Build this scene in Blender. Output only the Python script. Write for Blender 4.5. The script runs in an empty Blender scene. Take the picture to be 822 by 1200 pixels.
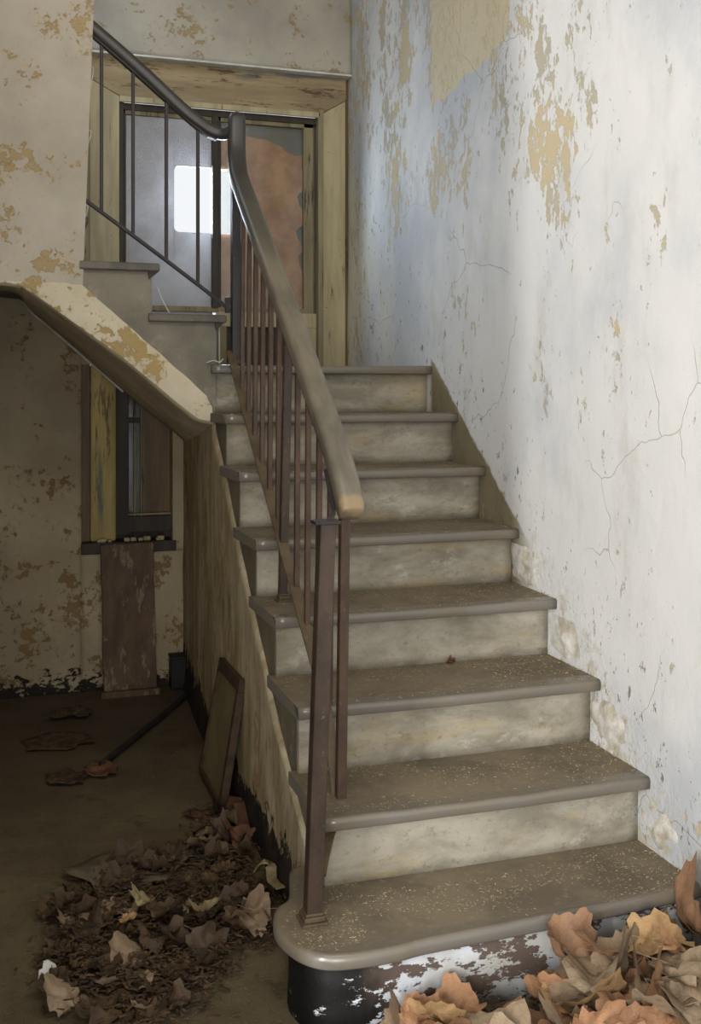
import bpy, bmesh, math, random
from mathutils import Vector, Matrix, noise
random.seed(7)
C = bpy.context.scene.collection
R = math.radians

# ------------------------------------------------------------------ camera, world, light, exposure
W, T, H = 0.8436, 0.2379, 0.175            # stair width, going, rise (metres)
NOSE = 0.052
cam_d = bpy.data.cameras.new('camera'); cam = bpy.data.objects.new('camera', cam_d); C.objects.link(cam)
bpy.context.scene.camera = cam
cam.location = (-0.6385, -1.9848, 1.304)
cam.rotation_euler = (R(90), 0, -0.30669)
cam_d.sensor_fit = 'VERTICAL'; cam_d.sensor_height = 24; cam_d.lens = 24 * 1218.65 / 1200
cam_d.shift_y = (458.1 - 600) / 1200
cam_d.clip_start = 0.02
sc = bpy.context.scene
sc.view_settings.view_transform = 'Standard'; sc.view_settings.look = 'None'
sc.view_settings.gamma = 1; sc.view_settings.use_curve_mapping = False
sc.view_settings.exposure = 0.0
wd = bpy.data.worlds.new('world'); sc.world = wd; wd.use_nodes = True
wd.node_tree.nodes['Background'].inputs[0].default_value = (0.86, 0.88, 0.90, 1)
wd.node_tree.nodes['Background'].inputs[1].default_value = 1.05

def area(name, loc, target, sx, sy, power, col, spread=180):
    l = bpy.data.lights.new(name, 'AREA'); l.shape = 'RECTANGLE'; l.size = sx; l.size_y = sy
    l.energy = power; l.color = col; l.spread = R(spread)
    o = bpy.data.objects.new(name, l); C.objects.link(o); o.location = loc
    o.rotation_euler = (Vector(target) - Vector(loc)).to_track_quat('-Z', 'Y').to_euler()
    return o
# daylight from the room at the left, behind the camera (unseen; a narrow lamp shapes the shadow edge, a wide one adds softness)
area('doorway_daylight_narrow', (-2.75, -2.58, 1.35), (0.84, 0.4, 1.2), 0.16, 2.0, 135, (1.0, 0.99, 0.975))
area('doorway_daylight_wide', (-2.2, -3.3, 1.5), (0.84, -0.1, 1.0), 1.0, 2.0, 40, (1.0, 0.99, 0.975))
# daylight behind the hole in the landing window
area('landing_window_daylight', (0.19, 2.95, 2.18), (0.19, 2.0, 2.10), 0.40, 0.36, 40, (0.72, 0.85, 1.0))
# added fills: front lamp for the dark soffit, overhead lamp for upper walls
area('front_fill', (-1.0, -3.7, 1.05), (-0.4, 2.0, 1.1), 1.3, 2.0, 78, (1.0, 0.975, 0.94))
area('overhead_fill', (-0.3, -0.6, 3.45), (-0.5, 2.0, 2.4), 1.4, 1.4, 34, (1.0, 0.98, 0.95))

# added bluish lamp above the upper flight, tinting the right wall and nosings
area('upper_blue_fill', (-0.66, 2.20, 3.1), (0.84, 1.5, 1.6), 0.25, 0.6, 6, (0.72, 0.84, 1.0))

# ------------------------------------------------------------------ materials
def lin(c):
    return tuple(((v/255)/12.92 if v/255 <= 0.04045 else ((v/255+0.055)/1.055)**2.4) for v in c) + (1,)

class NT:
    def __init__(s, name):
        s.m = bpy.data.materials.new(name); s.m.use_nodes = True
        s.t = s.m.node_tree; s.b = s.t.nodes['Principled BSDF']; s.out = s.t.nodes['Material Output']
        s.pos = s.t.nodes.new('ShaderNodeTexCoord').outputs['Object']
        s.x, s.y, s.z = s.sep(s.pos)
    def n(s, typ): return s.t.nodes.new(typ)
    def link(s, v, inp):
        if isinstance(v, bpy.types.NodeSocket): s.t.links.new(v, inp)
        else: inp.default_value = v
    def sep(s, v):
        q = s.n('ShaderNodeSeparateXYZ'); s.link(v, q.inputs[0]); return q.outputs[0], q.outputs[1], q.outputs[2]
    def math(s, op, a, b=0.0, c=0.0, clamp=False):
        q = s.n('ShaderNodeMath'); q.operation = op; q.use_clamp = clamp
        s.link(a, q.inputs[0]); s.link(b, q.inputs[1]); s.link(c, q.inputs[2]); return q.outputs[0]
    def add(s, a, b): return s.math('ADD', a, b)
    def mul(s, a, b): return s.math('MULTIPLY', a, b)
    def mapping(s, scale=(1, 1, 1), rot=(0, 0, 0), loc=(0, 0, 0)):
        q = s.n('ShaderNodeMapping'); s.link(s.pos, q.inputs[0])
        q.inputs[1].default_value = loc; q.inputs[2].default_value = rot; q.inputs[3].default_value = scale
        return q.outputs[0]
    def noise(s, scale, detail=5, rough=0.55, dist=0.0, st=(1, 1, 1), loc=(0, 0, 0)):
        q = s.n('ShaderNodeTexNoise'); s.link(s.mapping(st, loc=loc), q.inputs['Vector'])
        q.inputs['Scale'].default_value = scale; q.inputs['Detail'].default_value = detail
        q.inputs['Roughness'].default_value = rough; q.inputs['Distortion'].default_value = dist
        return q.outputs['Fac']
    def cracks(s, scale, width, st=(1, 1, 1), warp=0.25):
        nz = s.n('ShaderNodeTexNoise'); s.link(s.pos, nz.inputs['Vector']); nz.inputs['Scale'].default_value = 3.5
        nz.inputs['Detail'].default_value = 4
        vm = s.n('ShaderNodeVectorMath'); vm.operation = 'MULTIPLY_ADD'
        s.link(nz.outputs['Color'], vm.inputs[0]); vm.inputs[1].default_value = (warp,)*3; s.link(s.mapping(st), vm.inputs[2])
        v = s.n('ShaderNodeTexVoronoi'); v.feature = 'DISTANCE_TO_EDGE'; v.inputs['Scale'].default_value = scale
        s.link(vm.outputs[0], v.inputs['Vector'])
        return s.step(v.outputs['Distance'], width, 0.0)
    def step(s, v, a, b):
        q = s.n('ShaderNodeMapRange'); q.interpolation_type = 'SMOOTHSTEP'
        s.link(v, q.inputs[0])
        if a < b: q.inputs[1].default_value = a; q.inputs[2].default_value = b; q.inputs[3].default_value = 0; q.inputs[4].default_value = 1
        else: q.inputs[1].default_value = b; q.inputs[2].default_value = a; q.inputs[3].default_value = 1; q.inputs[4].default_value = 0
        return q.outputs[0]
    def mix(s, f, a, b):
        q = s.n('ShaderNodeMix'); q.data_type = 'RGBA'
        s.link(f, q.inputs['Factor']); s.link(a, q.inputs['A']) if not isinstance(a, bpy.types.NodeSocket) else s.t.links.new(a, q.inputs[6])
        q2 = q.inputs[6]; q3 = q.inputs[7]
        if not isinstance(a, bpy.types.NodeSocket): q2.default_value = a
        if isinstance(b, bpy.types.NodeSocket): s.t.links.new(b, q3)
        else: q3.default_value = b
        return q.outputs[2]
    def finish(s, col, rough=0.85, height=None, dist=0.004, strength=0.8, spec=0.25):
        s.link(col, s.b.inputs['Base Color']); s.link(rough, s.b.inputs['Roughness'])
        s.b.inputs['Specular IOR Level'].default_value = spec
        if height is not None:
            q = s.n('ShaderNodeBump'); s.link(height, q.inputs['Height']); q.inputs['Distance'].default_value = dist
            q.inputs['Strength'].default_value = strength; s.t.links.new(q.outputs[0], s.b.inputs['Normal'])
        return s.m

def mix_fix(s, f, a, b):
    q = s.n('ShaderNodeMix'); q.data_type = 'RGBA'
    s.link(f, q.inputs[0])
    s.link(a, q.inputs[6]); s.link(b, q.inputs[7])
    return q.outputs[2]
NT.mix = mix_fix

def m_wall_right():
    s = NT('plaster_right_wall')
    c = s.mix(s.step(s.noise(1.6, 6, .6, st=(1, 1, .7)), .35, .65), lin((204, 203, 201)), lin((170, 173, 178)))
    c = s.mix(s.mul(s.step(s.noise(7, 8, .7, st=(1, 1, .35)), .5, .72), .5), c, lin((176, 172, 162)))
    # yellowish wash near the back corner
    yel = s.mul(s.step(s.y, 1.75, 2.5), s.step(s.noise(2.2, 5, .6, st=(1, 1, .3), loc=(3, 0, 0)), .42, .62))
    c = s.mix(s.mul(yel, .5), c, lin((205, 196, 150)))
    # ochre flaked patches high on the wall
    hi = s.mul(s.step(s.z, 1.62, 2.25), s.add(s.mul(s.step(s.y, .1, .75), .9), 0.0))
    n1 = s.noise(30, 9, .72, .2, st=(1, 1, .6)); n2 = s.noise(5.5, 5, .65, st=(1, 1, .45), loc=(2, 6, 1))
    pf = s.add(s.add(n1, s.mul(s.math('SUBTRACT', n2, .5), .85)), s.mul(hi, .125))
    low = s.mul(s.step(s.noise(2.0, 2, .5, loc=(7, 1, 2)), .45, .62), .03)
    pf = s.add(pf, low)
    patch = s.step(pf, .668, .70)
    ochre = s.mix(s.step(s.noise(3, 4, .6, loc=(1, 5, 0)), .4, .6), lin((166, 157, 136)), lin((184, 166, 128)))
    c = s.mix(s.mul(patch, .9), c, ochre)
    # one large bare rectangle of beige undercoat with a ragged lower edge
    edge = s.add(s.z, s.mul(s.noise(5, 5, .6), .22))
    slant = s.add(edge, s.mul(s.y, .12))
    rect = s.mul(s.mul(s.step(s.y, 1.683, 1.68), s.step(s.add(s.y, s.mul(s.noise(4, 4, .6, loc=(0, 0, 9)), .3)), 1.20, 1.21)), s.step(slant, 2.68, 2.69))
    c = s.mix(s.mul(rect, .9), c, lin((190, 178, 148)))
    # small dark specks following the stair line
    d = s.math('SUBTRACT', s.z, s.mul(s.y, .735))            # 0.17 = nosing line
    near = s.mul(s.step(d, .75, .3), 1.0)
    sp = s.step(s.add(s.noise(34, 6, .75, st=(1, 1, .55)), s.mul(near, .10)), .715, .73)
    c = s.mix(s.mul(sp, .8), c, lin((96, 88, 72)))
    # strip of bare mortar along the upper steps, with shadow triangles painted into its colour
    bare_shade = s.mul(s.mul(s.step(s.add(d, s.mul(s.noise(14, 4, .6), .05)), .222, .205), s.step(s.y, .86, 1.0)), s.step(s.y, 1.70, 1.67))
    c = s.mix(bare_shade, c, s.mix(s.noise(9, 5, .6), lin((142, 132, 106)), lin((112, 104, 84))))
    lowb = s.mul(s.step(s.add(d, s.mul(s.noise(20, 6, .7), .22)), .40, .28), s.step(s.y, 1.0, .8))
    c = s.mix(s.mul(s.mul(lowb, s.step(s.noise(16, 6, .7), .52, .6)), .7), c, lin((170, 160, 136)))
    cr = s.mul(s.cracks(2.3, .006), s.step(s.noise(2.0, 2, .5), .45, .55))
    c = s.mix(s.mul(cr, .55), c, lin((150, 140, 118)))
    h = s.add(s.add(s.mul(s.noise(5, 6, .6), 1.0), s.mul(s.noise(60, 5, .7), .18)), s.mul(s.add(s.add(patch, sp), s.mul(cr, 1.2)), -.22))
    h = s.add(h, s.mul(lowb, s.mul(s.noise(22, 5, .7), 1.2)))
    return s.finish(c, .8, h, .006, .75)

def m_plaster(name, a, b, ochre, dark, thr=.66, zbias=0, streak=1.0, band=None, bandcol=(22, 20, 18), bias=None):
    """band = (height, softness): black flaked paint below that height"""
    s = NT(name)
    c = s.mix(s.step(s.noise(2.2, 6, .6), .35, .65), lin(a), lin(b))
    n1 = s.noise(10, 10, .80, .4, st=(1, 1, streak)); n2 = s.noise(40, 4, .7, st=(1, 1, streak))
    big = s.step(s.noise(2.6, 3, .5, loc=(4, 2, 1)), .42, .62)
    n1 = s.noise(34, 9, .72, .2, st=(1, 1, streak)); n3 = s.noise(6, 5, .65, st=(1, 1, streak), loc=(1, 3, 1))
    f = s.add(s.add(n1, s.mul(s.math('SUBTRACT', n3, .5), 1.15)), s.mul(big, .06))
    if bias is not None: f = s.add(f, bias(s))
    patch = s.step(f, thr, thr+.03)
    c = s.mix(s.mul(s.step(f, thr-.09, thr), .35), c, lin(ochre))
    c = s.mix(s.mul(patch, .85), c, s.mix(s.noise(5, 3), lin(ochre), lin(dark)))
    sp = s.step(s.noise(48, 5, .7), .70, .72)
    c = s.mix(s.mul(sp, .6), c, lin(dark))
    h = s.add(s.add(s.mul(s.noise(6, 5, .6), .8), s.mul(s.noise(70, 4, .7), .2)), s.mul(patch, -.25))
    if band:
        bn = s.add(s.math('DIVIDE', s.math('SUBTRACT', band[0], s.z), band[1]), s.mul(s.math('SUBTRACT', s.noise(18, 8, .75, st=(1, 1, 1.6)), .5), 13))
        bm = s.step(bn, .0, .12)
        c = s.mix(s.mul(bm, .96), c, lin(bandcol)); h = s.add(h, s.mul(bm, .4))
    return s.finish(c, .85, h, .006, .8)

def m_tread():
    s = NT('worn_tread_stone')
    geo = s.n('ShaderNodeNewGeometry'); nz = s.sep(geo.outputs['Normal'])[2]
    c = s.mix(s.step(s.noise(5, 7, .65), .35, .65), lin((116, 104, 84)), lin((92, 82, 66)))
    c = s.mix(s.mul(s.step(s.noise(60, 4, .7), .55, .7), .5), c, lin((150, 136, 104)))
    face = s.step(nz, .93, .6)
    c = s.mix(s.mul(face, .75), c, s.mix(s.step(s.noise(6, 5, .6, st=(1, 2, 2)), .42, .6), lin((108, 106, 104)), lin((118, 108, 90))))
    # each nosing is worn smooth and bare along its front edge
    d = s.math('SUBTRACT', s.z, s.mul(s.y, .735))
    worn = s.step(s.add(d, s.mul(s.math('SUBTRACT', s.noise(6, 4, .6, st=(1, .3, .3)), .5), .03)), .132, .150)
    c = s.mix(s.mul(worn, .55), c, lin((104, 99, 91)))
    dusty = s.math('SUBTRACT', 1.0, worn)
    h = s.mul(dusty, s.add(s.mul(s.noise(8, 5, .6), .6), s.mul(s.noise(90, 4, .7), .25)))
    r = s.add(.26, s.mul(dusty, .6))
    m = s.finish(c, r, h, .002, .4, spec=.6)
    return m

def m_riser():
    s = NT('riser_plaster')
    c = s.mix(s.step(s.noise(4, 7, .65, .3, st=(1, 1, 2.4)), .36, .64), lin((160, 154, 139)), lin((126, 120, 105)))
    c = s.mix(s.mul(s.step(s.noise(3.2, 6, .65, .3, st=(1, 1, 3), loc=(5, 1, 1)), .52, .66), .55), c, lin((160, 142, 100)))
    c = s.mix(s.mul(s.step(s.noise(9, 7, .7, st=(1, 1, 1.6), loc=(2, 2, 2)), .55, .7), .45), c, lin((190, 186, 176)))
    c = s.mix(s.mul(s.step(s.noise(70, 3, .7), .6, .7), .25), c, lin((90, 84, 70)))
    c = s.mix(s.mul(s.step(s.noise(34, 8, .75, st=(1, 1, 1.5), loc=(1, 4, 4)), .56, .64), .45), c, lin((104, 96, 78)))
    return s.finish(c, .8, s.add(s.noise(9, 7, .7), s.mul(s.noise(60, 4, .6), .3)), .004, .8)

def m_base_riser():
    s = NT('flaked_black_and_white_base')
    c = s.mix(s.step(s.noise(5, 6, .6), .35, .65), lin((196, 200, 206)), lin((168, 166, 160)))
    left = s.step(s.add(s.x, s.mul(s.noise(6, 4, .6), .2)), .30, .02)
    f = s.add(s.noise(15, 8, .72, st=(.8, .8, 1.6)), s.mul(left, .17))
    k = s.step(f, .535, .55)
    c = s.mix(k, c, s.mix(s.step(left, .2, .8), lin((92, 78, 70)), lin((18, 17, 16))))
    return s.finish(c, s.add(.8, s.mul(k, -.15)), s.add(s.mul(k, -.5), s.noise(20, 5)), .004, .8)

def m_side():
    s = NT('streaked_side_plaster')
    c = s.mix(s.step(s.noise(9, 7, .7, st=(1, 1, .25)), .35, .62), lin((190, 178, 150)), lin((148, 132, 98)))
    c = s.mix(s.mul(s.step(s.noise(22, 8, .75, st=(1, 1, .28), loc=(1, 1, 1)), .53, .64), .65), c, lin((104, 84, 48)))
    fk = s.step(s.add(s.noise(32, 9, .74, st=(1, 1, .45)), s.mul(s.math('SUBTRACT', s.noise(5, 5, .6, st=(1, 1, .5)), .5), .9)), .56, .61)
    c = s.mix(s.mul(fk, .65), c, lin((140, 114, 68)))
    top = s.math('SUBTRACT', s.z, s.mul(s.y, .735))
    c = s.mix(s.mul(s.step(s.add(top, s.mul(s.noise(6), .2)), -.35, .1), .35), c, lin((178, 170, 150)))
    hb = s.mul(s.step(s.y, 1.7, 2.6), .04)
    bn = s.add(s.math('DIVIDE', s.math('SUBTRACT', s.add(.125, hb), s.z), .055), s.mul(s.math('SUBTRACT', s.noise(15, 8, .75, st=(1, 1, .8)), .5), 7))
    bm = s.step(bn, 0, .15)
    c = s.mix(bm, c, s.mix(s.step(s.noise(8), .4, .6), lin((24, 21, 20)), lin((52, 38, 32))))
    return s.finish(c, .85, s.add(s.add(s.noise(14, 6, .7, st=(1, 1, .3)), s.mul(bm, -.6)), s.mul(s.noise(60, 4), .2)), .006, .9)

def m_cement(name='grey_cement', a=(132, 126, 112), b=(108, 104, 94)):
    s = NT(name)
    c = s.mix(s.step(s.noise(4, 7, .65), .35, .65), lin(a), lin(b))
    c = s.mix(s.mul(s.step(s.noise(12, 6, .7, loc=(1, 3, 3)), .56, .7), .4), c, lin((160, 154, 140)))
    return s.finish(c, .9, s.add(s.noise(8, 6, .6), s.mul(s.noise(70, 4), .2)), .003, .6)

def m_paintwood(name, a, b, dirt, st=(1, 1, .12), spot=None, thr=.60, rough=.6):
    s = NT(name)
    c = s.mix(s.step(s.noise(16, 5, .6, st=st), .35, .65), lin(a), lin(b))
    c = s.mix(s.mul(s.step(s.noise(24, 8, .75, st=st, loc=(3, 3, 3)), thr, thr+.06), .85), c, lin(dirt))
    if spot: c = s.mix(s.mul(s.step(s.noise(7, 5, .6, st=st, loc=(9, 1, 4)), .58, .66), .75), c, lin(spot))
    k = s.step(s.noise(55, 5, .7), .68, .71); c = s.mix(k, c, lin((48, 36, 24)))
    return s.finish(c, rough, s.add(s.noise(30, 6, .6, st=st), s.mul(k, -.5)), .003, .6, .3)

def m_rust(name, a, b, rough=.6, metal=.0):
    s = NT(name)
    c = s.mix(s.step(s.noise(14, 7, .7, st=(1, 1, .5)), .38, .66), lin(a), lin(b))
    c = s.mix(s.mul(s.step(s.noise(60, 5, .7), .62, .7), .6), c, lin((122, 104, 80)))
    return s.finish(c, rough, s.noise(80, 4, .7), .001, .6, .35)

def m_handrail():
    s = NT('worn_varnished_rail_wood')
    c = s.mix(s.step(s.noise(7, 6, .6, 0.4, st=(1.6, .5, .5)), .38, .62), lin((112, 105, 90)), lin((88, 84, 74)))
    c = s.mix(s.mul(s.step(s.noise(40, 5, .6, st=(2, .2, .2)), .5, .7), .3), c, lin((72, 58, 42)))
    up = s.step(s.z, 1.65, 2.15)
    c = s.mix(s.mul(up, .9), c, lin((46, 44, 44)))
    worn = s.mul(s.step(s.y, .298, .282), s.step(s.noise(24, 5, .6), .3, .55))
    c = s.mix(s.mul(worn, .6), c, lin((160, 136, 100)))
    return s.finish(c, .42, s.noise(50, 4, .6, st=(2, .3, .3)), .001, .3, .5)

def m_floor():
    s = NT('dirty_floor')
    c = s.mix(s.step(s.noise(2.5, 7, .65), .35, .65), lin((108, 98, 75)), lin((86, 76, 58)))
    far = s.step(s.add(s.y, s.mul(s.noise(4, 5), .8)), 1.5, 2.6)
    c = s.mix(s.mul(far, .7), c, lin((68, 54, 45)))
    c = s.mix(s.mul(s.step(s.noise(6, 6, .7, loc=(2, 2, 0)), .58, .68), .55), c, lin((58, 46, 36)))
    gr = s.step(s.noise(160, 3, .7), .64, .70)
    c = s.mix(s.mul(gr, .45), c, lin((150, 132, 92)))
    return s.finish(c, .8, s.add(s.noise(10, 6, .6), s.mul(s.noise(140, 4, .8), .5)), .004, .7, .2)

def m_leaf(name, a, b, vein):
    s = NT(name)
    rnd = s.n('ShaderNodeObjectInfo').outputs['Random']
    c = s.mix(rnd, lin(a), lin(b))
    c = s.mix(s.mul(s.step(s.noise(30, 5, .7), .45, .7), .6), c, lin(vein))
    q = s.n('ShaderNodeTexVoronoi'); q.feature = 'DISTANCE_TO_EDGE'; q.inputs['Scale'].default_value = 55; s.link(s.pos, q.inputs['Vector'])
    v = s.step(q.outputs['Distance'], .1, .0)
    c = s.mix(s.mul(v, .10), c, lin(vein))
    return s.finish(c, .65, s.add(s.mul(v, .4), s.noise(40, 4)), .002, .5, .3)

def m_simple(name, a, b, rough=.7, scale=12, spec=.3, st=(1, 1, 1), bump=.002):
    s = NT(name)
    c = s.mix(s.step(s.noise(scale, 6, .65, st=st), .35, .65), lin(a), lin(b))
    return s.finish(c, rough, s.noise(scale*4, 5, .65, st=st), bump, .6, spec)

def m_frosted():
    s = NT('frosted_dirty_glass')
    t = s.t; L = t.links
    col = s.mix(s.step(s.noise(3, 6, .6, st=(1, 1, 1)), .3, .7), lin((160, 160, 162)), lin((132, 130, 132)))
    tr = s.n('ShaderNodeBsdfTranslucent'); L.new(col, tr.inputs[0])
    df = s.n('ShaderNodeBsdfDiffuse'); L.new(col, df.inputs[0])
    gl = s.n('ShaderNodeBsdfGlossy'); gl.inputs['Roughness'].default_value = .25
    bp = s.n('ShaderNodeBump'); s.link(s.noise(140, 3, .6), bp.inputs['Height']); bp.inputs['Distance'].default_value = .002
    for k in (df, gl, tr): L.new(bp.outputs[0], k.inputs['Normal'])
    a = s.n('ShaderNodeMixShader'); a.inputs[0].default_value = .38; L.new(df.outputs[0], a.inputs[1]); L.new(tr.outputs[0], a.inputs[2])
    b = s.n('ShaderNodeMixShader'); b.inputs[0].default_value = .08; L.new(a.outputs[0], b.inputs[1]); L.new(gl.outputs[0], b.inputs[2])
    L.new(b.outputs[0], s.out.inputs[0]); return s.m

def m_clear():
    s = NT('clear_old_glass'); L = s.t.links
    tr = s.n('ShaderNodeBsdfTransparent'); tr.inputs[0].default_value = (.93, .95, .95, 1)
    gl = s.n('ShaderNodeBsdfGlossy'); gl.inputs['Roughness'].default_value = .08
    a = s.n('ShaderNodeMixShader'); a.inputs[0].default_value = .06; L.new(tr.outputs[0], a.inputs[1]); L.new(gl.outputs[0], a.inputs[2])
    L.new(a.outputs[0], s.out.inputs[0]); return s.m

M = {}
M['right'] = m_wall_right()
M['upper_left'] = m_plaster('plaster_upper_left', (184, 176, 162), (166, 158, 144), (176, 154, 112), (152, 128, 86), .66)
M['back_top'] = m_plaster('plaster_over_window', (172, 166, 152), (150, 144, 134), (164, 146, 108), (138, 116, 80), .68)
M['back_low'] = m_plaster('plaster_under_stairs', (168, 156, 130), (146, 134, 110), (142, 116, 74), (92, 72, 46), .68,
                          band=(.055, .050), bias=lambda s: s.mul(s.step(s.z, 1.0, .35), .05))
M['stringer'] = m_plaster('plaster_stringer', (204, 196, 174), (186, 176, 150), (172, 148, 96), (148, 122, 74), .62)
M['soffit'] = m_simple('soffit_plaster', (196, 184, 158), (168, 156, 130), .9, 5)
M['side'] = m_side(); M['tread'] = m_tread(); M['riser'] = m_riser(); M['base'] = m_base_riser()
M['cement'] = m_cement(); M['cement_side'] = m_cement('grey_cement_side', (126, 118, 96), (104, 98, 84))
M['casing'] = m_paintwood('yellowed_casing_paint', (176, 164, 130), (152, 142, 112), (84, 66, 42), thr=.60)
M['casing_low'] = m_paintwood('yellowed_casing_paint_lower', (186, 166, 106), (156, 136, 82), (84, 68, 42), spot=(92, 108, 98), thr=.56)
M['casing_top'] = m_paintwood('head_casing_paint', (160, 142, 108), (134, 118, 90), (72, 54, 38), st=(.15, 1, 1), spot=(66, 78, 88), thr=.56)
M['sash'] = m_paintwood('sash_paint', (140, 130, 100), (112, 102, 78), (48, 42, 36), thr=.56)
M['sash_dark'] = m_paintwood('dark_sash_wood', (64, 58, 50), (48, 42, 36), (30, 26, 22))
M['board_dark'] = m_paintwood('dark_board', (112, 88, 56), (84, 66, 42), (38, 30, 22), rough=.5)
M['brown_board'] = m_simple('torn_brown_hardboard', (188, 144, 110), (150, 108, 80), .8, 6)
M['upper_tread'] = m_simple('dark_worn_tread', (104, 98, 88), (78, 74, 68), .5, 9)
M['mortar'] = m_simple('rough_white_mortar', (206, 204, 198), (158, 150, 132), .9, 14, bump=.006)
M['blind'] = m_simple('grey_window_backing', (128, 122, 114), (110, 106, 100), .9, 3)
M['frost'] = m_frosted(); M['clear'] = m_clear()
M['iron'] = m_rust('brown_painted_iron', (80, 62, 49), (60, 46, 36), .55)
M['newel'] = m_rust('dark_newel_iron', (66, 52, 42), (46, 37, 32), .5)
M['newel_dark'] = m_rust('blackish_newel_iron', (46, 42, 44), (30, 28, 30), .45)
M['strap'] = m_rust('dusty_flat_iron', (94, 80, 60), (74, 61, 45), .6)
M['thin_iron'] = m_rust('dark_thin_iron', (44, 36, 36), (32, 28, 30), .5)
M['rail'] = m_handrail(); M['floor'] = m_floor()
M['leaf_a'] = m_leaf('leaf_tan', (160, 120, 88), (126, 98, 76), (108, 80, 62))
M['leaf_b'] = m_leaf('leaf_grey_brown', (148, 132, 108), (130, 110, 88), (98, 80, 64))
M['leaf_c'] = m_leaf('leaf_dark', (92, 74, 52), (64, 50, 38), (48, 38, 30))
M['leaf_pale'] = m_leaf('leaf_pale_khaki', (150, 138, 104), (140, 122, 84), (110, 96, 66))
M['leaf_y'] = m_leaf('leaf_yellow_tan', (170, 138, 98), (154, 124, 88), (126, 98, 64))
M['flake'] = m_simple('plaster_flakes', (176, 160, 124), (142, 128, 98), .8, 40)
M['flake_dark'] = m_simple('floor_crumbs', (112, 98, 74), (84, 72, 54), .9, 30)
M['litter'] = m_simple('shredded_leaf_litter', (88, 70, 50), (54, 42, 32), .9, 30)
M['plank'] = m_paintwood('peeling_brown_plank', (92, 72, 52), (70, 54, 40), (124, 108, 82), st=(1, 1, .35), thr=.53)
M['panel'] = m_simple('olive_panel', (124, 112, 80), (104, 94, 68), .7, 5)
M['panel_frame'] = m_simple('dark_frame_wood', (74, 60, 44), (54, 42, 32), .6, 20)
M['black'] = m_simple('black_paint', (26, 24, 24), (18, 17, 17), .6)
M['stick'] = m_simple('dark_stick', (46, 38, 32), (32, 27, 24), .7)
M['paper'] = m_simple('crumpled_card', (116, 106, 86), (78, 68, 54), .8, 8)
M['bark'] = m_simple('curled_reddish_flap', (112, 78, 56), (78, 54, 40), .75, 10)
M['white'] = m_simple('white_scrap', (205, 205, 200), (180, 178, 170), .8)

# ------------------------------------------------------------------ geometry helpers
def link(o, parent=None):
    C.objects.link(o)
    if parent: o.parent = parent
    return o
def mesh_obj(name, vs, fs, mat, parent=None, smooth=False):
    me = bpy.data.meshes.new(name); me.from_pydata(vs, [], fs); me.materials.append(mat); me.update()
    if smooth: me.polygons.foreach_set('use_smooth', [True]*len(me.polygons))
    return link(bpy.data.objects.new(name, me), parent)
def bm_obj(name, bm, mat, parent=None, smooth=False):
    bmesh.ops.recalc_face_normals(bm, faces=bm.faces)
    me = bpy.data.meshes.new(name); bm.to_mesh(me); bm.free(); me.materials.append(mat)
    if smooth: me.polygons.foreach_set('use_smooth', [True]*len(me.polygons))
    return link(bpy.data.objects.new(name, me), parent)
def tag(o, label=None, cat=None, group=None, kind=None):
    if label: o['label'] = label
    if cat: o['category'] = cat
    if group: o['group'] = group
    if kind: o['kind'] = kind
    return o
def empty(name, loc, label, cat, group=None):
    o = bpy.data.objects.new(name, None); o.empty_display_size = .05; C.objects.link(o); o.location = loc
    return tag(o, label, cat, group)
def keep(o, parent):
    """parent a world-space mesh under an Empty that is not at the origin"""
    o.parent = parent; o.matrix_parent_inverse = Matrix.Translation(-Vector(parent.location)); return o
def wob(v, amp, sc=3.0, seed=0):
    return amp * noise.noise(Vector((v[0]*sc+seed, v[1]*sc, v[2]*sc)))
def box_bm(x0, x1, y0, y1, z0, z1, bm=None):
    bm = bm or bmesh.new()
    v = [bm.verts.new(p) for p in ((x0,y0,z0),(x1,y0,z0),(x1,y1,z0),(x0,y1,z0),(x0,y0,z1),(x1,y0,z1),(x1,y1,z1),(x0,y1,z1))]
    for f in ((0,3,2,1),(4,5,6,7),(0,1,5,4),(1,2,6,5),(2,3,7,6),(3,0,4,7)): bm.faces.new([v[i] for i in f])
    return bm
def bev(bm, w, seg=2):
    bmesh.ops.bevel(bm, geom=list(bm.edges), offset=w, segments=seg, affect='EDGES', profile=.6)
    return bm
def box(name, x0, x1, y0, y1, z0, z1, mat, parent=None, b=0.0, seg=2):
    bm = box_bm(x0, x1, y0, y1, z0, z1)
    if b: bev(bm, b, seg)
    return bm_obj(name, bm, mat, parent)
def prism(poly, axis, a0, a1, bm=None):
    """poly: 2-D points in the two other axes; extruded along axis from a0 to a1"""
    bm = bm or bmesh.new()
    def P(p, a):
        if axis == 'X': return (a, p[0], p[1])
        if axis == 'Y': return (p[0], a, p[1])
        return (p[0], p[1], a)
    A = [bm.verts.new(P(p, a0)) for p in poly]; B = [bm.verts.new(P(p, a1)) for p in poly]
    bm.faces.new(A); bm.faces.new(B[::-1]); n = len(poly)
    for i in range(n): bm.faces.new((A[i], A[(i+1) % n], B[(i+1) % n], B[i]))
    return bm
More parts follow.
